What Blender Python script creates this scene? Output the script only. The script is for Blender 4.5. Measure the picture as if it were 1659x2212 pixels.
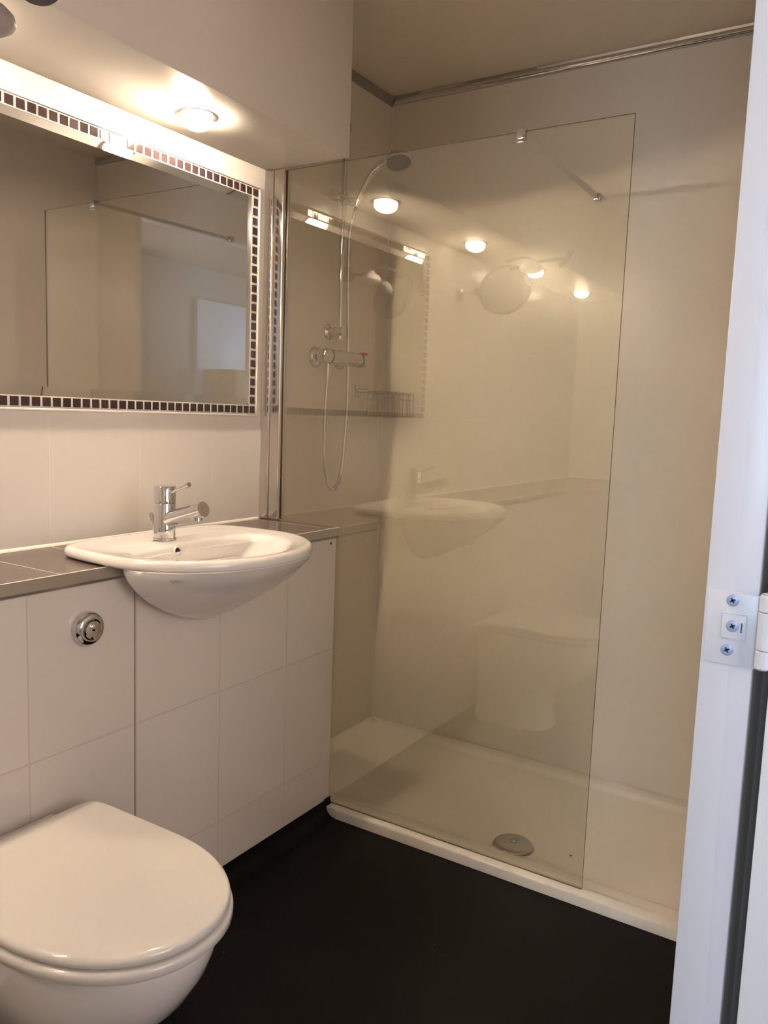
import bpy, bmesh, math, random
from mathutils import Vector, Matrix
random.seed(7)
scene = bpy.context.scene
for o in list(bpy.data.objects): bpy.data.objects.remove(o)
COL = scene.collection
PI = math.pi

# ------------------------------------------------------------------ camera
F_PX = 1741.6184; YAW = 0.5569; PITCH = -0.1192; ROLL = 0.036
fwd = Vector((-math.sin(YAW)*math.cos(PITCH), math.cos(YAW)*math.cos(PITCH), math.sin(PITCH)))
r0 = Vector((math.cos(YAW), math.sin(YAW), 0)); u0 = r0.cross(fwd)
rr = math.cos(ROLL)*r0 + math.sin(ROLL)*u0
uu = -math.sin(ROLL)*r0 + math.cos(ROLL)*u0
cd = bpy.data.cameras.new('camera'); cam = bpy.data.objects.new('camera', cd); COL.objects.link(cam)
cd.sensor_fit = 'VERTICAL'; cd.sensor_height = 24; cd.lens = 24*F_PX/2212
cd.clip_start = .02; cd.clip_end = 50
cam.matrix_world = Matrix(((rr.x, uu.x, -fwd.x, 1.6026), (rr.y, uu.y, -fwd.y, -1.8741), (rr.z, uu.z, -fwd.z, 1.184), (0, 0, 0, 1)))
scene.camera = cam

# ------------------------------------------------------------------ world, light, exposure
world = bpy.data.worlds.new('world'); scene.world = world; world.use_nodes = True
world.node_tree.nodes['Background'].inputs[0].default_value = (.6, .75, 1, 1)
world.node_tree.nodes['Background'].inputs[1].default_value = .25
HALL_LIGHT = 43          # W, daylight through the hall window
BULB = 440                # emission of the reflector lamps
def area(name, loc, rot, sx, sy, power, color):
    l = bpy.data.lights.new(name, 'AREA'); l.shape = 'RECTANGLE'; l.size = sx; l.size_y = sy
    l.energy = power; l.color = color
    o = bpy.data.objects.new(name, l); COL.objects.link(o); o.location = loc; o.rotation_euler = rot
    return o
area('hall_window_daylight', (2.15, -4.14, 1.45), (PI/2, 0, 0), .9, 1.3, HALL_LIGHT, (.54, .74, 1.0))
area('hall_side_fill', (3.14, -1.58, 1.45), (PI/2, 0, PI/2), 1.1, 1.3, 19, (1.0, .86, .82))  # added fill lamp to brighten the panels; this hall wall has no window
vs = scene.view_settings
vs.view_transform = 'Standard'; vs.look = 'None'; vs.exposure = 0.18; vs.gamma = 1
vs.use_curve_mapping = False

# ------------------------------------------------------------------ materials
def new_mat(name):
    m = bpy.data.materials.new(name); m.use_nodes = True
    return m, m.node_tree.nodes, m.node_tree.links, m.node_tree.nodes['Principled BSDF']
def mat(name, color, rough=.5, metal=0, spec=.5, noise=0, nscale=8, bump=0, bscale=60, coat=0):
    m, N, L, b = new_mat(name)
    b.inputs['Base Color'].default_value = (*color, 1); b.inputs['Roughness'].default_value = rough
    b.inputs['Metallic'].default_value = metal; b.inputs['Specular IOR Level'].default_value = spec
    b.inputs['Coat Weight'].default_value = coat; b.inputs['Coat Roughness'].default_value = .03
    tc = N.new('ShaderNodeTexCoord')
    if noise:
        t = N.new('ShaderNodeTexNoise'); t.inputs['Scale'].default_value = nscale; L.new(tc.outputs['Object'], t.inputs['Vector'])
        mx = N.new('ShaderNodeMixRGB'); mx.inputs[1].default_value = (*[c*(1-noise) for c in color], 1)
        mx.inputs[2].default_value = (*[min(1, c*(1+noise)) for c in color], 1)
        L.new(t.outputs['Fac'], mx.inputs[0]); L.new(mx.outputs[0], b.inputs['Base Color'])
    if bump:
        t = N.new('ShaderNodeTexNoise'); t.inputs['Scale'].default_value = bscale; L.new(tc.outputs['Object'], t.inputs['Vector'])
        bp = N.new('ShaderNodeBump'); bp.inputs['Strength'].default_value = bump; bp.inputs['Distance'].default_value = .002
        L.new(t.outputs['Fac'], bp.inputs['Height']); L.new(bp.outputs[0], b.inputs['Normal'])
    return m
def tile_mat(name, tile, grout, ax_u, off_u, pitch_u, ax_v, off_v, pitch_v, gw=.0025, rough=.16, var=.03, wob=.25):
    """glazed wall tiles: joints wherever a world coordinate meets off + k*pitch"""
    m, N, L, b = new_mat(name)
    g = N.new('ShaderNodeNewGeometry'); s = N.new('ShaderNodeSeparateXYZ'); L.new(g.outputs['Position'], s.inputs[0])
    def mth(op, a, c, third=None):
        n = N.new('ShaderNodeMath'); n.operation = op
        for i, v in enumerate((a, c, third)):
            if v is None: continue
            if isinstance(v, (int, float)): n.inputs[i].default_value = v
            else: L.new(v, n.inputs[i])
        return n.outputs[0]
    ds, ids = [], []
    for ax, off, pitch in ((ax_u, off_u, pitch_u), (ax_v, off_v, pitch_v)):
        if pitch is None: continue
        q = mth('DIVIDE', mth('SUBTRACT', s.outputs[ax], off), pitch)
        ids.append(mth('FLOOR', q, None))
        f = mth('SUBTRACT', q, mth('ROUND', q, None))
        ds.append(mth('MULTIPLY', mth('ABSOLUTE', f, None), pitch))
    d = ds[0] if len(ds) == 1 else mth('MINIMUM', ds[0], ds[1])
    ramp = N.new('ShaderNodeMapRange'); ramp.interpolation_type = 'SMOOTHSTEP'
    L.new(d, ramp.inputs['Value']); ramp.inputs['From Min'].default_value = gw*.35; ramp.inputs['From Max'].default_value = gw*.9
    mask = ramp.outputs['Result']
    wn = N.new('ShaderNodeTexWhiteNoise'); wn.noise_dimensions = '2D'
    cv = N.new('ShaderNodeCombineXYZ'); L.new(ids[0], cv.inputs[0])
    if len(ids) > 1: L.new(ids[1], cv.inputs[1])
    L.new(cv.outputs[0], wn.inputs['Vector'])
    tv = N.new('ShaderNodeMixRGB'); tv.inputs[1].default_value = (*[c*(1-var) for c in tile], 1); tv.inputs[2].default_value = (*[min(1, c*(1+var)) for c in tile], 1)
    L.new(wn.outputs['Value'], tv.inputs[0])
    mx = N.new('ShaderNodeMixRGB'); mx.inputs[1].default_value = (*grout, 1); L.new(tv.outputs[0], mx.inputs[2]); L.new(mask, mx.inputs[0])
    L.new(mx.outputs[0], b.inputs['Base Color'])
    rg = N.new('ShaderNodeMapRange'); L.new(mask, rg.inputs['Value']); rg.inputs['To Min'].default_value = .7; rg.inputs['To Max'].default_value = rough
    L.new(rg.outputs['Result'], b.inputs['Roughness'])
    nz = N.new('ShaderNodeTexNoise'); nz.inputs['Scale'].default_value = 14; L.new(g.outputs['Position'], nz.inputs['Vector'])
    h = mth('ADD', mask, mth('MULTIPLY', nz.outputs['Fac'], wob))
    bp = N.new('ShaderNodeBump'); bp.inputs['Strength'].default_value = .35; bp.inputs['Distance'].default_value = .001
    L.new(h, bp.inputs['Height']); L.new(bp.outputs[0], b.inputs['Normal'])
    return m
CREAM = (.84, .80, .75)
M = {}
M['tile_wall'] = tile_mat('cream_wall_tile', CREAM, (.84, .81, .76), 1, -.735, .257, 2, 1.178, .334)
M['tile_panel'] = tile_mat('cream_panel_tile', (.80, .74, .685), (.66, .59, .52), 1, -.473, .2555, 2, .5041, .3333)
M['shower'] = mat('cream_shower_panel', (.84, .77, .665), .24, bump=.06, bscale=6)
M['paint'] = mat('cream_satin_paint', (.82, .765, .69), .30, spec=.6, bump=.1, bscale=40)
M['ceil'] = mat('ceiling_paint', (.88, .80, .67), .5, bump=.08, bscale=60)
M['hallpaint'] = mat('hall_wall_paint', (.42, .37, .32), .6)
M['gloss'] = mat('white_gloss_paint', (.74, .77, .84), .32, bump=.05, bscale=30)
M['white'] = mat('white_ceramic', (.85, .82, .79), .06, coat=.5)
M['seat'] = mat('white_toilet_seat_plastic', (.74, .71, .67), .06, coat=.3)
M['tray'] = mat('white_shower_tray_acrylic', (.90, .85, .77), .15)
M['chrome'] = mat('polished_chrome', (.68, .68, .69), .05, metal=1)
M['satin'] = mat('brushed_aluminium', (.56, .54, .51), .34, metal=1)
M['silver'] = mat('silver_anodised_profile', (.80, .77, .74), .16, metal=1)
M['mirror'] = mat('mirror_silvering', (.88, .89, .94), .01, metal=1)
M['mosaic'] = mat('dark_brown_mosaic_glaze', (.045, .028, .028), .10, noise=.25, nscale=25)
M['grout'] = mat('white_grout', (.86, .82, .76), .5)
M['caulk'] = mat('white_sealant', (.88, .84, .77), .35)
M['black_hole'] = mat('dark_hole', (.01, .01, .01), .6)
M['red'] = mat('red_plastic', (.5, .03, .02), .3)
M['darkring'] = mat('black_plastic_ring', (.015, .013, .012), .35)
M['greyplastic'] = mat('grey_plastic', (.42, .38, .37), .35)
M['darkplastic'] = mat('dark_grey_plastic', (.10, .085, .085), .3)
M['logo'] = mat('grey_printed_mark', (.38, .33, .30), .4)
M['screw'] = mat('zinc_screw', (.42, .52, .72), .35, metal=.25)
M['screw_slot'] = mat('screw_recess', (.03, .04, .09), .5)
M['hinge'] = mat('white_enamelled_hinge', (.74, .77, .84), .28)
M['collar'] = mat('lamp_collar_metal', (.55, .52, .48), .25, metal=1)
M['wood'] = mat('pale_oak', (.58, .38, .20), .5, noise=.15, nscale=5)
M['trimgrey'] = mat('grey_pvc_trim', (.35, .31, .28), .35)
M['doorwhite'] = mat('cool_white_door_paint', (.88, .92, .97), .35)
M['carpet'] = mat('hall_carpet', (.25, .22, .20), .95, bump=.4, bscale=300)
# worktop tiles
M['worktile'] = tile_mat('dark_brown_worktop_tile', (.125, .097, .088), (.55, .47, .40), 0, 5.0, 10.0, 1, -.736, .1755, gw=.0022, rough=.22, var=.04, wob=.15)
# black safety vinyl with tiny sparkles
m, N, L, b = new_mat('black_safety_vinyl'); M['vinyl'] = m
g = N.new('ShaderNodeNewGeometry'); v = N.new('ShaderNodeTexVoronoi'); v.inputs['Scale'].default_value = 30
L.new(g.outputs['Position'], v.inputs['Vector'])
r_ = N.new('ShaderNodeMath'); r_.operation = 'LESS_THAN'; r_.inputs[1].default_value = .035; L.new(v.outputs['Distance'], r_.inputs[0])
wn = N.new('ShaderNodeSeparateColor'); L.new(v.outputs['Color'], wn.inputs[0])
r2 = N.new('ShaderNodeMath'); r2.operation = 'GREATER_THAN'; r2.inputs[1].default_value = .8; L.new(wn.outputs[0], r2.inputs[0])
r3 = N.new('ShaderNodeMath'); r3.operation = 'MULTIPLY'; L.new(r_.outputs[0], r3.inputs[0]); L.new(r2.outputs[0], r3.inputs[1])
mx = N.new('ShaderNodeMixRGB'); mx.inputs[1].default_value = (.0045, .0038, .0036, 1); mx.inputs[2].default_value = (.20, .17, .14, 1)
L.new(r3.outputs[0], mx.inputs[0]); L.new(mx.outputs[0], b.inputs['Base Color'])
b.inputs['Roughness'].default_value = .55; b.inputs['Specular IOR Level'].default_value = .12
nz = N.new('ShaderNodeTexNoise'); nz.inputs['Scale'].default_value = 400; L.new(g.outputs['Position'], nz.inputs['Vector'])
bp = N.new('ShaderNodeBump'); bp.inputs['Strength'].default_value = .25; bp.inputs['Distance'].default_value = .001
L.new(nz.outputs['Fac'], bp.inputs['Height']); L.new(bp.outputs[0], b.inputs['Normal'])
# pane glass: clear, faintly green, Schlick reflection on each face
m, N, L, b = new_mat('clear_toughened_glass'); M['glass'] = m
N.remove(b); out = N['Material Output']
lw = N.new('ShaderNodeLayerWeight'); lw.inputs['Blend'].default_value = .5
pw = N.new('ShaderNodeMath'); pw.operation = 'POWER'; pw.inputs[1].default_value = 5; L.new(lw.outputs['Facing'], pw.inputs[0])
ma = N.new('ShaderNodeMath'); ma.operation = 'MULTIPLY_ADD'; ma.inputs[1].default_value = .93; ma.inputs[2].default_value = .11; L.new(pw.outputs[0], ma.inputs[0])
tr = N.new('ShaderNodeBsdfTransparent'); tr.inputs[0].default_value = (.992, .990, .955, 1)
gl = N.new('ShaderNodeBsdfGlossy'); gl.inputs['Roughness'].default_value = .004; gl.inputs[0].default_value = (1, 1, .96, 1)
ms = N.new('ShaderNodeMixShader'); L.new(ma.outputs[0], ms.inputs[0]); L.new(tr.outputs[0], ms.inputs[1]); L.new(gl.outputs[0], ms.inputs[2])
L.new(ms.outputs[0], out.inputs[0])
M['glassedge'] = mat('dark_green_glass_edge', (.10, .085, .05), .12)
# glowing reflector bulb
m, N, L, b = new_mat('warm_lamp_glass'); M['bulb'] = m
b.inputs['Base Color'].default_value = (1, .9, .75, 1)
b.inputs['Emission Color'].default_value = (1, .785, .575, 1); 
g = N.new('ShaderNodeNewGeometry'); sx_ = N.new('ShaderNodeSeparateXYZ'); L.new(g.outputs['True Normal'], sx_.inputs[0])
mr_ = N.new('ShaderNodeMapRange'); L.new(sx_.outputs[2], mr_.inputs['Value'])      # mirrored flanks: brightest through the front of the lamp
mr_.inputs['From Min'].default_value = -.9; mr_.inputs['From Max'].default_value = -.05
mr_.inputs['To Min'].default_value = BULB; mr_.inputs['To Max'].default_value = BULB*.66
L.new(mr_.outputs['Result'], b.inputs['Emission Strength'])

# ------------------------------------------------------------------ mesh helpers
class MB:
    def __init__(self): self.bm = bmesh.new()
    def box(self, x0, x1, y0, y1, z0, z1, bev=0, seg=2):
        r = bmesh.ops.create_cube(self.bm, size=1)
        bmesh.ops.scale(self.bm, vec=(x1-x0, y1-y0, z1-z0), verts=r['verts'])
        bmesh.ops.translate(self.bm, vec=((x0+x1)/2, (y0+y1)/2, (z0+z1)/2), verts=r['verts'])
        if bev:
            es = list({e for v in r['verts'] for e in v.link_edges})
            bmesh.ops.bevel(self.bm, geom=es, offset=bev, segments=seg, profile=.5, affect='EDGES')
        return self
    def loft(self, loops, cap0=True, cap1=True, closed=True):
        rows = [[self.bm.verts.new(p) for p in lp] for lp in loops]
        n = len(rows[0])
        for a, c in zip(rows, rows[1:]):
            for i in range(n if closed else n-1):
                j = (i+1) % n
                self.bm.faces.new((a[i], a[j], c[j], c[i]))
        if cap0: self.bm.faces.new(list(reversed(rows[0])))
        if cap1: self.bm.faces.new(rows[-1])
        return self
    def lathe(self, prof, origin=(0, 0, 0), axis=(0, 0, 1), n=40, cap0=True, cap1=True):
        """prof: (radius, height) along the axis"""
        q = Vector((0, 0, 1)).rotation_difference(Vector(axis).normalized()); o = Vector(origin)
        loops = [[o + q @ Vector((r*math.cos(2*PI*i/n), r*math.sin(2*PI*i/n), h)) for i in range(n)] for r, h in prof]
        return self.loft(loops, cap0, cap1)
    def cyl(self, p0, p1, r0, r1=None, n=24):
        p0 = Vector(p0); p1 = Vector(p1); r1 = r0 if r1 is None else r1
        return self.lathe([(r0, 0), (r1, (p1-p0).length)], p0, p1-p0, n)
    def tube(self, pts, r, n=12, closed=False):
        pts = [Vector(p) for p in pts]; m_ = len(pts); loops = []
        up = None
        for i, p in enumerate(pts):
            if closed: t = (pts[(i+1) % m_]-pts[i-1]).normalized()
            else: t = (pts[min(i+1, m_-1)]-pts[max(i-1, 0)]).normalized()
            if up is None:
                up = Vector((0, 0, 1)) if abs(t.z) < .9 else Vector((1, 0, 0))
            s = t.cross(up).normalized(); up = s.cross(t).normalized()
            rad = r(i/(m_-1)) if callable(r) else r
            loops.append([p + rad*(math.cos(2*PI*k/n)*s + math.sin(2*PI*k/n)*up) for k in range(n)])
        if closed: loops.append(loops[0]); return self.loft(loops, False, False)
        return self.loft(loops)
    def prism(self, poly, d0, d1, axis='y'):
        f = {'y': lambda a, c, d: (a, d, c), 'x': lambda a, c, d: (d, a, c), 'z': lambda a, c, d: (a, c, d)}[axis]
        return self.loft([[f(a, c, d0) for a, c in poly], [f(a, c, d1) for a, c in poly]])
    def build(self, name, m, parent=None, smooth=True, angle=35, kind=None, label=None, loc=None, mats=None):
        bm = self.bm
        bmesh.ops.remove_doubles(bm, verts=bm.verts, dist=1e-6)
        bmesh.ops.recalc_face_normals(bm, faces=bm.faces)
        if loc is not None: bmesh.ops.translate(bm, vec=-Vector(loc), verts=bm.verts)
        if smooth:
            for f in bm.faces: f.smooth = True
            for e in bm.edges:
                if len(e.link_faces) == 2 and e.calc_face_angle(0) > math.radians(angle): e.smooth = False
        me = bpy.data.meshes.new(name); bm.to_mesh(me); bm.free()
        me.materials.append(m)
        for x in (mats or []): me.materials.append(x)
        o = bpy.data.objects.new(name, me); COL.objects.link(o)
        if loc is not None: o.location = loc
        if parent is not None:
            o.parent = parent
            o.matrix_parent_inverse = Matrix.Translation(-ploc(parent))
        if kind: o['kind'] = kind
        if label: o['label'] = label
        return o
def ploc(o):
    v = Vector(o.location)
    return v
def thing(name, label, cat, loc=(0, 0, 0), group=None):
    o = bpy.data.objects.new(name, None); COL.objects.link(o); o.location = loc
    o.empty_display_size = .05
    o['label'] = label; o['category'] = cat
    if group: o['group'] = group
    return o
def tag(o, label, cat, group=None):
    o['label'] = label; o['category'] = cat
    if group: o['group'] = group
    return o
def struct(name, mb, m, **k): return mb.build(name, m, kind='structure', **k)
def bez(p, n=12):
    """Catmull-Rom through points"""
    P = [Vector(q) for q in p]; P = [2*P[0]-P[1]] + P + [2*P[-1]-P[-2]]; out_ = []
    for i in range(1, len(P)-2):
        for k in range(n):
            t = k/n
            out_.append(.5*((2*P[i]) + (P[i+1]-P[i-1])*t + (2*P[i-1]-5*P[i]+4*P[i+1]-P[i+2])*t*t + (3*P[i]-P[i-1]-3*P[i+1]+P[i+2])*t**3))
    out_.append(P[-2]); return out_

XS, ZS, XC, ZC, YB, ZR = .286, 1.874, .290, .860, .662, 2.298
XP = .279; ZT = .0304; XR = 1.412; YN = -2.75

# ------------------------------------------------------------------ room shell
struct('floor', MB().box(0, XR+.07, YN, YB, -.05, 0), M['vinyl'], smooth=False)
struct('ceiling', MB().box(-.1, 1.75, YN-.1, YB+.1, ZR, ZR+.06), M['ceil'], smooth=False)
struct('wall_left', MB().box(-.1, 0, YN-.1, -.002, -.05, ZR), M['tile_wall'], smooth=False)
struct('wall_shower_left', MB().box(-.1, 0, -.002, YB+.1, -.05, ZR), M['shower'], smooth=False)
struct('wall_back', MB().box(0, 1.7, YB, YB+.1, -.05, ZR), M['shower'], smooth=False)
struct('wall_near', MB().box(0, XR+.06, YN-.1, YN, -.05, ZR), M['tile_wall'], smooth=False)
w = MB(); w.box(XR, 1.474, YN, -1.86, -.05, ZR); w.box(XR, 1.474, -1.86, -.72, 2.08, ZR); w.box(XR, 1.474, -.72, -.12, -.05, ZR)
w.box(1.474, 1.7, -.20, -.12, -.05, ZR)
struct('wall_right', w, M['paint'], smooth=False)
struct('wall_shower_right', MB().box(1.6, 1.7, -.12, YB, -.05, ZR), M['shower'], smooth=False)
struct('wall_soffit', MB().box(0, XS, YN, -.002, ZS, ZR, bev=.002), M['paint'])
# grey and chrome ceiling trims of the shower
struct('trim_1', MB().prism([(0, 2.264), (.003, 2.264), (.005, 2.290), (.006, 2.297), (0, 2.297)], -.001, YB-.001, 'y'), M['trimgrey'])
pr_ = [(YB, 2.268), (YB-.004, 2.268), (YB-.010, 2.272), (YB-.013, 2.279), (YB-.011, 2.286), (YB-.006, 2.290), (YB-.008, 2.297), (YB, 2.297)]
struct('trim_2', MB().prism(pr_, .006, 1.6, 'x'), M['chrome'])
# corner sealant lines
struct('trim_3', MB().cyl((.0015, YB-.0015, ZT), (.0015, YB-.0015, 2.268), .003, n=8), M['caulk'])

# ------------------------------------------------------------------ tiled boxing panels
pl = thing('access_panel', 'cream tiled panel behind the toilet carrying the chrome flush button', 'panel', (XP, -1.6, 0))
MB().box(XP-.018, XP, YN, -.7345, .001, .830).build('tiled_board', M['tile_panel'], pl, smooth=False)
p2 = thing('access_panel', 'cream tiled panel below the basin, ending at the glass screen', 'panel', (XP, -.35, 0))
w = MB(); w.box(XP-.018, XP, -.7305, -.004, .001, .830)
w.build('tiled_board', M['tile_panel'], p2, smooth=False)
MB().box(.001, XP-.019, -.02, -.004, .001, .830).build('end_board', M['tile_panel'], p2, smooth=False)
for y, z in ((-.718, .822), (-.028, .817)):
    MB().lathe([(.0038, 0), (.0038, .0008), (.003, .0012)], (XP-.0002, y, z), (1, 0, 0), 16).build('screw_hole', M['black_hole'], p2)
# black vinyl cove at the foot of the panels
cv = [(XP+.001, 0.001), (XP+.001, .046), (XP+.003, .046), (XP+.006, .030), (XP+.013, .014), (XP+.026, .004), (XP+.040, .001)]
w = MB(); w.prism(cv, YN+.001, -.001, 'y')
w.prism([(XP+.001, .001), (XP+.001, .050), (XP+.004, .052), (XP+.006, .031), (XP+.008, .001)], -.0265, -.0005, 'y')
struct('baseboard_left', w, M['vinyl'])

# ------------------------------------------------------------------ worktop
wt = thing('worktop', 'dark brown tiled worktop with brushed aluminium front edge under the mirror', 'worktop', (.14, -1.3, .83))
w = MB()
w.box(.001, XC-.005, YN+.001, -.728, .832, ZC); w.box(.001, XC-.005, -.362, -.003, .832, ZC); w.box(.001, .098, -.728, -.362, .832, ZC)
w.build('tiled_top', M['worktile'], wt, smooth=False)
def edge(y0, y1):
    p = [(XC-.0045, ZC+.0008), (XC-.001, ZC+.0008), (XC, ZC-.0005), (XC, .8385), (XC-.006, .8312), (XC-.009, .8305), (XC-.0105, .8305)]
    return MB().prism(p+[(XC-.0105, .832), (XC-.0045, .832)], y0, y1, 'y')
edge(YN+.001, -.726).build('edge_strip', M['satin'], wt, smooth=False)
edge(-.362, -.003).build('edge_strip', M['satin'], wt, smooth=False)
w = MB(); w.box(XC-.0046, XC-.0008, YN+.001, -.726, ZC+.0007, ZC+.0017); w.box(XC-.0046, XC-.0008, -.362, -.003, ZC+.0007, ZC+.0017)
w.build('edge_lip', M['caulk'], wt, smooth=False, label='thin pale lip along the front edge')
MB().prism([(.0008, ZC), (.0008, ZC+.007), (.0028, ZC+.006), (.006, ZC+.001), (.006, ZC)], YN+.001, -.022, 'y').build('sealant', M['caulk'], wt, label='white sealant line along the wall')

# ------------------------------------------------------------------ basin
def sup(xm, af, ab, b, yc, z, nf=2.0, nb=5.0, n=96, tap=0.0):
    """closed outline: front half an ellipse, back half a rounded rectangle"""
    pts = []
    for i in range(n):
        t = 2*PI*i/n; cx, sx = math.cos(t), math.sin(t)
        a, e = (af, nf) if cx >= 0 else (ab, nb)
        k = (abs(cx/a)**e + abs(sx/b)**e)**(-1/e)
        x, y = k*cx, k*sx
        if tap and x < 0: y *= 1 - tap*(-x/ab)
        pts.append(Vector((xm+x, yc+y, z)))
    return pts
BY = -.553
bs = thing('basin', 'white semi-recessed D-shaped basin set into the dark worktop', 'basin', (.28, BY, .68))
rings = []
# underside from the lowest point upward
for k in range(17):
    t_ = 1-k/16*.995; sc = (1-t_**1.5)**.66
    sx = (1-t_**1.25)**.82; rings.append(sup(.285+.055*sx, .190*sx+.004, .075*sc+.004, .250*sc+.003, BY+.035*(1-sc), .862-.162*t_, 2.05, 2.05))
for (z, xm, af, ab, b, nb) in ((.8625, .292, .238, .195, .258, 6), (.864, .292, .241, .200, .2625, 6), (.868, .292, .2425, .201, .265, 6), (.875, .292, .2425, .201, .265, 6), (.8815, .292, .239, .198, .2615, 6), (.884, .292, .233, .192, .2555, 6), (.8838, .292, .226, .185, .2485, 6)):
    rings.append(sup(xm, af, ab, b, BY, z, 2.05, nb, tap=.05))
# gently dished rim to the inner lip, then the bowl
rings.append(sup(.305, .198, .150, .228, BY, .8805, 2.05, 5, tap=.04))
for (z, xm, af, ab, b, nb) in ((.8795, .325, .166, .082, .205, 4.5), (.877, .325, .160, .076, .198, 4.2), (.868, .325, .154, .070, .191, 4), (.845, .322, .146, .064, .180, 3.6), (.815, .318, .130, .058, .160, 3.2),
                               (.785, .312, .105, .050, .130, 2.8), (.765, .305, .070, .040, .090, 2.3), (.757, .30, .035, .028, .040, 2), (.755, .30, .022, .022, .022, 2)):
    rings.append(sup(xm, af, ab, b, BY, z, 2.05, nb))
MB().loft(rings).build('bowl', M['white'], bs, angle=60)
MB().lathe([(.021, 0), (.021, .002), (.017, .0035), (.006, .003), (.004, .001)], (.30, BY, .755), (0, 0, 1), 28).build('waste', M['chrome'], bs)
ov = (.2600, BY-.040, .8625)
q = MB().lathe([(.0075, -.004), (.013, -.003), (.0145, .0005), (.0135, .0025), (.0105, .003), (.0085, .001), (.008, -.004)], ov, (1, 0, .12), 28, cap0=False, cap1=False).build('overflow_ring', M['white'], bs)
MB().lathe([(.0082, -.003), (.0082, -.0022)], ov, (1, 0, .12), 24).build('overflow_hole', M['black_hole'], q)
# small printed mark under the rim
fc = bpy.data.curves.new('mark', 'FONT'); fc.body = 'Twyford'; fc.size = .0085; fc.extrude = .0003; fc.align_x = 'CENTER'
fo = bpy.data.objects.new('mark_tmp', fc); COL.objects.link(fo)
bpy.context.view_layer.update()
fm = bpy.data.meshes.new_from_object(fo.evaluated_get(bpy.context.evaluated_depsgraph_get())); bpy.data.objects.remove(fo)
lg = bpy.data.objects.new('printed_mark', fm); COL.objects.link(lg); fm.materials.clear(); fm.materials.append(M['logo'])
# placed on the front-left flank of the bowl, tangent to it
an = math.radians(-55)
nx, ny = math.cos(an), math.sin(an)
lg.parent = bs
LOGO = Vector((.4405, BY-.2115, .842))
rotm = Matrix(((math.sin(-an), 0, nx), (math.cos(an), 0, ny), (0, 1, 0))).to_4x4()
lg.matrix_parent_inverse = Matrix.Identity(4)
lg.matrix_local = Matrix.Translation(LOGO - Vector(bs.location)) @ rotm

# mixer tap
TX, TY, TZ = .197, -.574, .8815
tp = thing('basin_tap', 'chrome single-lever mixer tap standing on the basin ledge', 'tap', (TX, TY, TZ))
MB().lathe([(.0265, 0), (.0265, .003), (.0245, .0045), (.0242, .083), (.0236, .0845)], (TX, TY, TZ), n=48).build('tap_body', M['chrome'], tp)
MB().lathe([(.0232, .0845), (.0246, .0855), (.0246, .1215), (.0235, .1235), (.0, .1240)], (TX, TY, TZ), n=48, cap1=False).build('tap_cap', M['chrome'], tp)
d = Vector((.93, -.02, .28)).normalized()
s0 = Vector((TX+.015, TY, TZ+.048))
w = MB(); w.cyl(s0, s0+d*.115, .0188, .0175, n=36); w.cyl(s0+d*.095+Vector((0, 0, -.010)), s0+d*.095+Vector((.001, 0, -.022)), .0105, n=24)
w.build('spout', M['chrome'], tp)
l0 = Vector((TX+.012, TY, TZ+.108)); d = Vector((.9, 0, .33)).normalized()
w = MB(); w.cyl(l0, l0+d*.060, .0042, .0038, n=16); w.cyl(l0+d*.058, l0+d*.070, .0056, .0056, n=20); w.cyl(l0, l0+d*.022, .0065, .0048, n=16)
w.build('lever', M['chrome'], tp)
w = MB(); w.cyl((TX-.031, TY-.002, TZ), (TX-.035, TY-.004, TZ+.043), .0022, n=12); w.cyl((TX-.035, TY-.004, TZ+.040), (TX-.040, TY-.006, TZ+.058), .0048, n=16)
w.build('waste_pull_rod', M['chrome'], tp)

# ------------------------------------------------------------------ flush button
FB = (XP, -.856, .743)
fb = thing('flush_button', 'round domed chrome flush button on the tiled panel above the toilet', 'flush button', FB)
MB().lathe([(.0345, 0), (.0345, .010), (.033, .015), (.029, .0195), (.0245, .0215), (.0215, .0213), (.0205, .019), (.0205, .012)], FB, (1, 0, 0), 56).build('bezel', M['chrome'], fb)
B2 = (XP, -.853, .741)
MB().lathe([(.0190, .012), (.0190, .0208), (.0180, .0222), (.009, .0238), (.0, .0240)], B2, (1, 0, 0), 48, cap1=False).build('full_flush_plate', M['chrome'], fb)
MB().lathe([(.0075, .020), (.0075, .0252), (.0062, .0262), (.0, .0266)], (XP, -.855, .748), (1, 0, 0), 32, cap1=False).build('half_flush_plate', M['chrome'], fb)

# ------------------------------------------------------------------ toilet
TYC = -1.062
tl = thing('toilet', 'white back-to-wall toilet with closed lid against the tiled panel', 'toilet', (.50, TYC, 0))
rg = []
for (z, xb, xf, b, nb, nf) in ((.001, XP+.003, .585, .110, 6, 2.4), (.03, XP+.003, .585, .108, 6, 2.4), (.09, XP+.003, .575, .100, 6, 2.3), (.14, XP+.003, .605, .106, 6, 2.2), (.17, XP+.003, .645, .116, 6, 2.15), (.21, XP+.003, .700, .131, 5, 2.1),
                               (.25, XP+.003, .739, .147, 5, 2.05), (.30, XP+.003, .772, .161, 5, 2), (.335, XP+.003, .787, .166, 5, 2), (.358, XP+.003, .793, .168, 5, 2), (.374, XP+.003, .794, .168, 5, 2), (.3785, XP+.004, .790, .164, 5, 2)):
    xm = .56 if xf > .7 else xb+(xf-xb)*.55
    rg.append(sup(xm, xf-xm, xm-xb, b, TYC, z, nf, nb))
MB().loft(rg).build('pan', M['white'], tl, angle=60)
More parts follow.
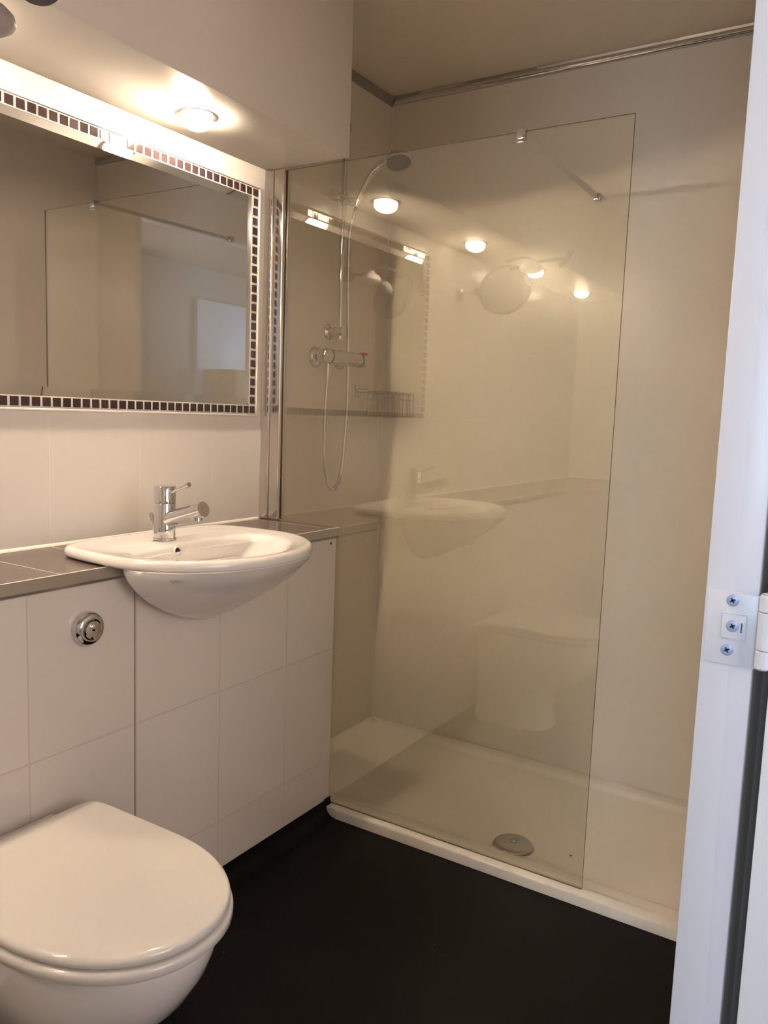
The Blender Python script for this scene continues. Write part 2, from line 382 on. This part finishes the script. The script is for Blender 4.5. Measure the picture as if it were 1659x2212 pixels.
# ledge of the pan behind the lid
MB().box(XP+.003, .345, TYC-.124, TYC+.124, .372, .392, bev=.006, seg=3).build('pan_ledge', M['white'], tl)
def slab(z0, z1, xb, xf, b, rad, dome=0, tap=.0, nb=14):
    xm = .565; rs = []
    def rng(z, i): return sup(xm, xf-xm-i, xm-xb-i, b-i, TYC, z, 2.12, nb, n=120, tap=tap)
    rs.append(rng(z0, rad*.9)); rs.append(rng(z0+rad*.15, rad*.35)); rs.append(rng(z0+rad*.5, 0)); rs.append(rng(z1-rad, 0))
    for k in range(1, 7):
        a = k/6*PI/2; rs.append(rng(z1-rad+rad*math.sin(a), rad*(1-math.cos(a))))
    if dome:
        for k, f in enumerate((.03, .07, .12, .14)): rs.append(rng(z1+dome*(1-(1-f/.15)**2), rad+f))
    return MB().loft(rs)
slab(.3790, .3985, .338, .812, .1815, .007).build('seat_ring', M['seat'], tl, angle=60)
slab(.4005, .4190, .334, .807, .1775, .009, dome=.006).build('lid', M['seat'], tl, angle=60)
for s in (-.075, .075):
    MB().cyl((.340, TYC+s-.022, .399), (.340, TYC+s+.022, .399), .008, n=16).build('lid_hinge', M['seat'], tl)

# ------------------------------------------------------------------ mirror
mr = thing('wall_mirror', 'large wall mirror with a dark mosaic tile border above the basin', 'mirror', (0, -.5, 1.17))
PY, PZ = .02624, .02665; Y1, Z0, Z1 = -.060, 1.187, 1.800; NYc, NZc = 34, 23
YL = Y1-PY*NYc; h = .0105
yi0, yi1, zi0, zi1 = YL+h+.003, Y1-h-.003, Z0+h+.002, Z1-h-.002
w = MB()
def tile(y, z):
    a, c_ = random.uniform(-.0004, .0004), random.uniform(-.0004, .0004)
    vv = []
    for (i, k, x) in ((-1, -1, .0012), (1, -1, .0012), (1, 1, .0012), (-1, 1, .0012)): vv.append(w.bm.verts.new((x+.002, y+i*h, z+k*h)))
    tt = []
    for (i, k) in ((-1, -1), (1, -1), (1, 1), (-1, 1)): tt.append(w.bm.verts.new((.0058+a*i+c_*k, y+i*(h-.0008), z+k*(h-.0008))))
    for i in range(4): w.bm.faces.new((vv[i], vv[(i+1) % 4], tt[(i+1) % 4], tt[i]))
    w.bm.faces.new(tt)
for i in range(NYc+1): tile(Y1-PY*i, Z0); tile(Y1-PY*i, Z1)
for k in range(1, NZc): tile(Y1, Z0+(Z1-Z0)/NZc*k); tile(YL, Z0+(Z1-Z0)/NZc*k)
w.build('mosaic_border', M['mosaic'], mr, smooth=False)
w = MB(); o0 = h+.003
for (a, b_, c_, d_) in ((YL-o0, Y1+o0, Z0-o0, zi0), (YL-o0, Y1+o0, zi1, Z1+o0), (YL-o0, yi0, zi0, zi1), (yi1, Y1+o0, zi0, zi1)):
    w.box(.0008, .0042, a, b_, c_, d_)
w.build('grout_bed', M['grout'], mr, smooth=False)
w = MB(); e0 = o0+.0065
for (a, b_, c_, d_) in ((YL-e0, Y1+e0, Z0-e0, Z0-o0), (YL-e0, Y1+e0, Z1+o0, Z1+e0-.003), (YL-e0, YL-o0, Z0-o0, Z1+o0), (Y1+o0, Y1+e0, Z0-o0, Z1+o0)):
    w.box(.0008, .0085, a, b_, c_, d_, bev=.0018)
w.build('edge_trim', M['grout'], mr, label='white edging strip around the mosaic')
w = MB(); bv = .021
def rect(x, i): return [(x, yi0+i, zi0+i), (x, yi1-i, zi0+i), (x, yi1-i, zi1-i), (x, yi0+i, zi1-i)]
w.loft([rect(.001, 0), rect(.0035, 0), rect(.0062, bv)])
w.build('mirror_glass', M['mirror'], mr, smooth=False)

# ------------------------------------------------------------------ ceiling lamps in the soffit
def make_lamp():
    t = thing('soffit_lamp', '', 'ceiling lamp', (0, 0, 0), 'reflector lamps in the underside of the soffit')
    MB().lathe([(.0365, .004), (.0372, -.003), (.044, -.0035), (.050, -.0015), (.0505, .0)], n=56, cap0=False, cap1=False).build('collar', M['collar'], t)
    pf = [(.0335, .003), (.0352, -.004), (.0358, -.010)] + [(.0358*math.cos(a), -.010-.024*math.sin(a)) for a in [k/8*PI/2 for k in range(1, 9)]]
    MB().lathe(pf, n=40, cap0=True, cap1=False).build('bulb', M['bulb'], t)
    return t
lamp0 = make_lamp()
LY = (-.42, -1.09, -1.72, -2.38)
LL = ('lit reflector lamp above the mirror, nearest the glass screen', 'second lit reflector lamp from the glass screen, seen reflected in the glass',
      'third lit reflector lamp from the glass screen, seen reflected in the glass', 'lit reflector lamp farthest from the glass screen, seen only as a reflection')
for i, y in enumerate(LY):
    if i == 0: t = lamp0
    else:
        t = lamp0.copy(); COL.objects.link(t)
        for ch in list(lamp0.children):
            c_ = ch.copy(); COL.objects.link(c_); c_.parent = t
    t.location = (.135, y, ZS); t['label'] = LL[i]

# ------------------------------------------------------------------ shower tray
st = thing('shower_tray', 'low white shower tray behind the glass screen', 'shower tray', (.8, .3, 0))
X1, Y0t, Y1t = 1.598, -.0257, YB-.0015
w = MB()
def rr_(x0, x1, y0, y1, z, r, n=8):
    P = []
    for (cx_, cy_, a0) in ((x1-r, y1-r, 0), (x0+r, y1-r, 90), (x0+r, y0+r, 180), (x1-r, y0+r, 270)):
        for k in range(n+1):
            a = math.radians(a0+90*k/n); P.append((cx_+r*math.cos(a), cy_+r*math.sin(a), z))
    return P
X0t = .0015
outer = [rr_(X0t, X1, .008, Y1t, z, .0015) for z in (.001, ZT-.003)]
loops = outer + [rr_(X0t+.002, X1-.002, .010, Y1t-.002, ZT, .002),
    rr_(X0t+.045, X1-.045, .050, Y1t-.045, ZT, .035), rr_(X0t+.052, X1-.052, .057, Y1t-.052, ZT-.002, .035), rr_(X0t+.062, X1-.062, .067, Y1t-.062, ZT-.009, .04), rr_(X0t+.075, X1-.075, .080, Y1t-.075, ZT-.012, .04),
    rr_(.74, .90, .10, .20, ZT-.0145, .04)]
w.loft(loops)
w.prism([(Y0t, .001), (Y0t, ZT-.004), (Y0t+.0015, ZT-.001), (Y0t+.0045, ZT), (.012, ZT), (.012, .001)], .3205, X1, 'x')
w.box(.287, .3215, Y0t+.001, .012, .001, ZT-.0003, bev=.001)
w.build('tray_body', M['tray'], st, angle=50)
MB().lathe([(.058, -.001), (.0575, .0015), (.055, .002)], (.822, .116, ZT-.0142), n=48).build('waste_flange', M['satin'], st)
dr = MB().lathe([(.049, .001), (.0535, .004), (.053, .0075), (.050, .0105), (.044, .0125), (.030, .0145), (.012, .0155), (.0115, .0135), (.0085, .0135), (.0075, .0165), (0, .0168)], (.822, .116, ZT-.0142), n=56, cap1=False).build('waste_cover', M['chrome'], st, label='round chrome waste cover')
w = MB().lathe([(.0060, 0), (.0055, .0012), (.0, .0014)], (.972, .158, ZT-.0121), n=18, cap1=False)
w.build('chip_ring', M['white'], st)
MB().lathe([(.0034, .0010), (.003, .0018), (.0, .0019)], (.972, .158, ZT-.0121), n=14, cap1=False).build('chip', M['black_hole'], st, label='tiny dark chip in the tray')

# ------------------------------------------------------------------ glass screen
gs = thing('glass_screen', 'tall frameless clear glass shower screen standing on the tray', 'shower screen', (.5, 0, ZT))
GX0, GX1, GZ0, GZ1 = .060, 1.0533, ZT+.0005, 1.8695
w = MB(); w.box(GX0, GX1, 0, .006, GZ0, GZ1)
pane = w.build('glass_pane', M['glass'], gs, smooth=False, mats=[M['glassedge']])
for f in pane.data.polygons:
    if abs(f.normal.y) < .5: f.material_index = 1
pf = thing('wall_channel', 'silver wall channel holding the glass screen beside the mirror', 'channel', (.03, 0, ZC))
w = MB(); w.box(.0008, .031, -.017, .020, ZC+.002, 1.8725, bev=.0025, seg=3)
w.build('wall_profile', M['silver'], pf)
w = MB(); w.box(.0312, .0685, -.0135, -.0005, ZC+.002, 1.8715, bev=.004, seg=4); w.box(.0312, .0685, .0065, .0165, ZC+.002, 1.8715, bev=.003); w.box(.0312, .059, -.001, .007, ZC+.002, 1.8715)
w.build('glazing_bar', M['silver'], pf)
# support arm
sa = thing('support_arm', 'slim chrome brace from the top of the glass screen to the back wall', 'brace', (.786, .003, 1.86))
w = MB(); w.box(.776, .797, -.0065, .0125, 1.850, 1.8755, bev=.001)
w.box(.776, .797, -.0065, -.0005, 1.842, 1.850, bev=.001)
w.build('glass_clamp', M['chrome'], sa)
a = Vector((.787, .010, 1.868)); c2 = Vector((.765, YB-.012, 1.873))
dv = (c2-a).normalized(); sd = dv.cross(Vector((0, 0, 1))).normalized(); up_ = sd.cross(dv)
def sq(p, s): return [p+s*(i*sd+k*up_) for i, k in ((-1, -1), (1, -1), (1, 1), (-1, 1))]
MB().loft([sq(a, .0055), sq(c2, .0055)]).build('rail', M['chrome'], sa, smooth=False)
w = MB(); w.box(.754, .776, YB-.024, YB-.0005, 1.863, 1.884, bev=.0015); w.build('wall_foot', M['chrome'], sa)

# ------------------------------------------------------------------ shower fittings
rx, ry = .048, .312
sr = thing('riser_rail', 'chrome vertical shower rail on the wall behind the glass', 'shower rail', (0, ry, 1.45))
MB().cyl((rx, ry, 1.425), (rx, ry, 2.11), .0095, n=24).build('rail_tube', M['chrome'], sr)
for z, nm in ((1.450, 'lower_bracket'), (2.083, 'upper_bracket')):
    w = MB(); w.lathe([(.026, 0.0005), (.026, .006), (.023, .009), (.0155, .010), (.015, rx-.012), (.016, rx+.012), (.012, rx+.014)], (0, ry, z), (1, 0, 0), 32)
    w.build(nm, M['chrome'], sr)
w = MB(); w.cyl((rx, ry-.050, 1.866), (rx, ry+.045, 1.866), .0135, n=24); w.cyl((rx, ry-.060, 1.866), (rx, ry-.046, 1.866), .018, n=24)
w.lathe([(.014, -.02), (.014, .02)], (rx, ry, 1.866), (0, 0, 1), 24); w.cyl((rx, ry+.03, 1.866), (rx+.042, ry+.02, 1.862), .011, n=20)
w.build('slider', M['chrome'], sr)
# handset
hs = thing('hand_shower', 'chrome hand shower held in the slider of the rail', 'shower head', (.09, .33, 1.85))
hp = bez([(.086, .330, 1.842), (.098, .330, 1.873), (.122, .330, 1.915), (.152, .331, 1.948), (.190, .332, 1.968)], 8)
MB().tube(hp, lambda t: .0085+.003*t+(.004 if t > .85 else 0)*(t-.85)*4, 16).build('handle', M['chrome'], hs)
hn = Vector((.30, -.22, -.93)).normalized(); hc = Vector((.234, .333, 1.970))
w = MB().lathe([(0, -.016), (.018, -.015), (.033, -.010), (.0415, -.002), (.044, .006), (.0435, .012), (.040, .014)], hc, hn, 48, cap0=False, cap1=True)
w.build('head_shell', M['chrome'], hs)
MB().lathe([(.039, .0138), (.037, .0160), (.030, .0165), (.029, .0150), (0, .0150)], hc, hn, 48, cap1=False).build('spray_plate', M['darkplastic'], hs, label='grey spray plate')
# hose
def cyc(pts, n=14): return bez(pts, n)
hz = cyc([(.066, .226, 1.338), (.064, .226, 1.29), (.058, .228, 1.18), (.056, .232, 1.08), (.054, .243, 1.00), (.052, .265, .953), (.051, .294, .934), (.050, .320, .953), (.050, .340, 1.00), (.049, .355, 1.10), (.049, .363, 1.22),
          (.049, .361, 1.36), (.050, .352, 1.50), (.052, .342, 1.64), (.060, .334, 1.76), (.078, .330, 1.820), (.085, .330, 1.842)], 40)
def rib(t, n=640): return .0070 if int(t*n) % 2 else .0058
hh = thing('shower_hose', 'ribbed chrome shower hose hanging in a long loop below the mixer', 'hose', (.06, .29, .93))
MB().tube(hz, rib, 10).build('hose_tube', M['chrome'], hh, angle=80)
MB().lathe([(.0105, 0), (.0105, .020), (.0085, .045)], (.066, .226, 1.340), (0, 0, -1), 20).build('hose_nut', M['chrome'], hh)
# thermostatic mixer
vx, vz = .066, 1.364
mv = thing('shower_mixer', 'chrome thermostatic bar mixer valve on the shower wall', 'shower mixer', (0, .32, vz))
MB().cyl((vx, .225, vz), (vx, .395, vz), .0235, n=40).build('valve_body', M['chrome'], mv)
w = MB().lathe([(0, -.040), (.012, -.040), (.019, -.036), (.0235, -.026), (.0240, -.004), (.0225, -.002)], (vx, .226, vz), (0, 1, 0), 40, cap0=False)
w.build('flow_knob', M['chrome'], mv)
MB().lathe([(.0243, 0), (.0243, .004)], (vx, .224, vz), (0, 1, 0), 40).build('seal_ring', M['darkring'], mv)
MB().lathe([(.0243, 0), (.0243, .006)], (vx, .394, vz), (0, 1, 0), 40).build('seal_ring', M['darkring'], mv)
MB().lathe([(.0225, 0), (.0232, .003), (.0230, .030), (.020, .036), (0, .037)], (vx, .400, vz), (0, 1, 0), 40, cap1=False).build('temperature_knob', M['chrome'], mv)
MB().box(vx+.004, vx+.016, .404, .428, vz+.0195, vz+.026, bev=.0015).build('safety_stop', M['red'], mv, label='red safety stop button')
for y in (.243, .377):
    MB().lathe([(.034, .0006), (.034, .004), (.030, .011), (.022, .017), (.0165, .020), (.0165, vx)], (0, y, vz), (1, 0, 0), 36).build('wall_flange', M['chrome'], mv)
# soap basket in the corner
sb = thing('soap_basket', 'small chrome wire soap basket fixed to the shower wall', 'basket', (0, .49, 1.25))
MB().box(.0006, .006, .478, .492, 1.242, 1.290, bev=.002).build('wall_plate', M['chrome'], sb)
w = MB(); w.tube([(.006, .486, 1.266), (.150, .560, 1.264)], .0022, 8); w.cyl((.004, .486, 1.268), (.040, .505, 1.268), .008, n=16)
w.build('bracket_arm', M['chrome'], sb)
w = MB(); bx0, bx1, by0, by1, bz0, bz1 = .020, .150, .512, .630, 1.183, 1.262
def rc(z, i=0): return [(bx0+i, by0+i, z), (bx1-i, by0+i, z), (bx1-i, by1-i, z), (bx0+i, by1-i, z)]
for z, r in ((bz1, .0026), (bz1-.022, .0015), (bz0, .002)):
    P = rc(z); 
    for a_, b_ in zip(P, P[1:]+P[:1]): w.cyl(a_, b_, r, n=8)
for (x, y) in [(bx0+(bx1-bx0)*k/6, yy) for k in range(7) for yy in (by0, by1)] + [(xx, by0+(by1-by0)*k/5) for k in range(1, 5) for xx in (bx0, bx1)]:
    w.cyl((x, y, bz0), (x, y, bz1), .0013, n=6)
for k in range(1, 8): x = bx0+(bx1-bx0)*k/8; w.cyl((x, by0, bz0), (x, by1, bz0), .0013, n=6)
w.build('wire_basket', M['chrome'], sb)

# ------------------------------------------------------------------ round vanity mirror by the left wall (seen in the glass)
vm = thing('vanity_mirror', 'round shaving mirror on a wall arm, its grey housing at the top left corner', 'mirror', (0, -1.22, 1.70))
MB().lathe([(.030, .001), (.030, .010), (.022, .014)], (0, -1.22, 1.70), (1, 0, 0), 32).build('wall_base', M['chrome'], vm)
w = MB(); w.cyl((.010, -1.22, 1.70), (.10, -1.19, 1.70), .006, n=14); w.cyl((.10, -1.19, 1.685), (.10, -1.19, 1.715), .010, n=16); w.cyl((.10, -1.19, 1.70), (.155, -1.15, 1.700), .006, n=14)
w.build('swing_arm', M['chrome'], vm)
vc = Vector((.262, -1.11, 1.690)); vn = Vector((.12, .93, .30)).normalized()
MB().lathe([(.098, -.006), (.104, -.006), (.1055, 0), (.104, .006), (.098, .006)], vc, vn, 64, cap0=False, cap1=False).build('rim', M['chrome'], vm)
MB().lathe([(.0985, -.003), (.0985, .003)], vc, vn, 64).build('mirror_disc', M['mirror'], vm)
# grey housing and dark disc on the outer end of the arm
c_ = Vector((.372, -1.1, 1.757))
MB().lathe([(0, -.014), (.018, -.013), (.032, -.009), (.041, -.003), (.0445, .003), (.042, .014), (.032, .024), (.018, .030), (.012, .040)], c_, Vector((.0, .0, 1)), 40).build('housing', M['greyplastic'], vm, label='grey rounded housing')
MB().lathe([(.036, -.004), (.040, -.003), (.041, .002), (.036, .004)], Vector((.507, -1.105, 1.793)), Vector((-.6, .6, .5)), 40).build('side_disc', M['darkplastic'], vm, label='dark disc beside the grey housing')
w = MB(); w.cyl((.378, -1.1, 1.785), (.505, -1.105, 1.793), .006, n=14); w.tube(bez([(.262, -1.11, 1.795), (.30, -1.11, 1.805), (.35, -1.105, 1.805), (.372, -1.1, 1.795)], 8), .005, 10)
w.build('link_arm', M['darkplastic'], vm)

# ------------------------------------------------------------------ door frame, door, hall
fr = MB(); JX0, JX1, JY = 1.4115, 1.4765, -.75
fr.box(JX0, JX1, JY, -.7205, 0, 2.08, bev=.002); fr.box(JX0, JX1, -1.86, -1.83, 0, 2.08, bev=.002); fr.box(JX0, JX1, -1.83, JY, 2.05, 2.0795, bev=.002)
struct('trim_4', fr, M['gloss'])
dr_ = MB().box(1.4985, 2.30, -.760, -.716, .006, 2.03, bev=.0015)
struct('door_1', dr_, M['doorwhite'])
hg = thing('door_hinge', 'white enamelled butt hinge screwed to the door frame with three screws', 'hinge', (1.476, JY, .872))
MB().box(1.4155, 1.4790, JY-.0022, JY-.0001, .8735, .9705, bev=.0006).build('leaf', M['hinge'], hg)
MB().box(1.4345, 1.4655, JY-.0042, JY-.0022, .9085, .9425, bev=.0018, seg=3).build('adjuster_plate', M['hinge'], hg)
for (x, z, yy) in ((1.4460, .9600, -.0022), (1.4485, .9265, -.0042), (1.4440, .8935, -.0022)):
    s_ = MB().lathe([(.0080, 0), (.0079, .0006), (.0068, .0010), (.0062, .0012), (0, .0012)], (x, JY+yy, z), (0, -1, 0), 28, cap1=False).build('screw', M['screw'], hg, label='zinc cross-head screw')
    w = MB()
    for a_ in (.5, .5+PI/2):
        q = Vector((math.cos(a_), 0, math.sin(a_))); p_ = Vector((-q.z, 0, q.x)); c0 = Vector((x, JY+yy-.00115, z))
        w.loft([[c0+q*i*.0036+p_*k*.0011+Vector((0, dy, 0)) for i, k in ((-1, -1), (1, -1), (1, 1), (-1, 1))] for dy in (0, -.0003)])
    w.build('cross_slot', M['screw_slot'], s_, smooth=False)
MB().box(1.4590, 1.4603, JY-.0046, JY-.0041, .919, .932).build('tick_mark', M['screw_slot'], hg, smooth=False)
kx, ky = 1.4885, -.7625
for (z0, z1) in ((.8765, .9030), (.9038, .9525), (.9533, .9775)):
    pfk = [(.0085, 0), (.0095, .001), (.0095, z1-z0-.001), (.0085, z1-z0)]
    if z1 > .97: pfk = [(.0085, 0), (.0095, .001), (.0095, z1-z0-.004), (.007, z1-z0-.001), (.004, z1-z0)]
    if z0 < .88: pfk = [(.004, 0), (.007, .001), (.0095, .004), (.0095, z1-z0-.001), (.0085, z1-z0)]
    MB().lathe(pfk, (kx, ky, z0), n=28).build('knuckle', M['hinge'], hg)
MB().cyl((kx, ky, .8775), (kx, ky, .9765), .0075, n=20).build('pin', M['darkplastic'], hg)
# hall around the camera
struct('floor_hall', MB().box(XR+.07, 3.3, -4.3, -.58, -.05, 0), M['carpet'], smooth=False)
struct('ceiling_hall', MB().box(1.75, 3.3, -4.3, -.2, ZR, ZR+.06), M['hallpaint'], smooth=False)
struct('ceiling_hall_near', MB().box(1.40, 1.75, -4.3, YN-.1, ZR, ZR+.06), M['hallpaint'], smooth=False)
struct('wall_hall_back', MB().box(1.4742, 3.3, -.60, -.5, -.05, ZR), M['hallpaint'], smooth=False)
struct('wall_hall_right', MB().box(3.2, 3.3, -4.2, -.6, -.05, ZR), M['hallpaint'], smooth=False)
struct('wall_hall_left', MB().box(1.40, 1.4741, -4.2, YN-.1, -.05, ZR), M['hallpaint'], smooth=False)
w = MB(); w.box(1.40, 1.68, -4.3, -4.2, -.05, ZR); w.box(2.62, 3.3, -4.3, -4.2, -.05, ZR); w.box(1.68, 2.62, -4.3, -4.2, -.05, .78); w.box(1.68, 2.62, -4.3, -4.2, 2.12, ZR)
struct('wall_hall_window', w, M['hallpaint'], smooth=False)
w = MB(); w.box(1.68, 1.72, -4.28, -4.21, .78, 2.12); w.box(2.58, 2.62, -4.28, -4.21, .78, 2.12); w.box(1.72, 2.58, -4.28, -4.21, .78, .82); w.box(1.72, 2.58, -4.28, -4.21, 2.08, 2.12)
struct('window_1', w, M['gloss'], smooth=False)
struct('door_2', MB().box(3.16, 3.199, -3.75, -2.85, .005, 2.05, bev=.002), M['gloss'])
hc_ = thing('hall_cabinet', 'pale oak cabinet standing in the hall, a faint reflection in the mirror', 'cabinet', (2.98, -3.3, 0))
MB().box(2.82, 3.15, -3.75, -2.90, .06, 1.50, bev=.003).build('carcass', M['wood'], hc_)
for y in (-3.32, -2.91): MB().box(2.802, 2.8195, y-.41 if y < -3 else -3.325, y+.005 if y > -3 else -3.33, .08, 1.48, bev=.002).build('door', M['wood'], hc_)
MB().box(2.84, 3.14, -3.73, -2.92, .001, .0595).build('plinth', M['wood'], hc_)
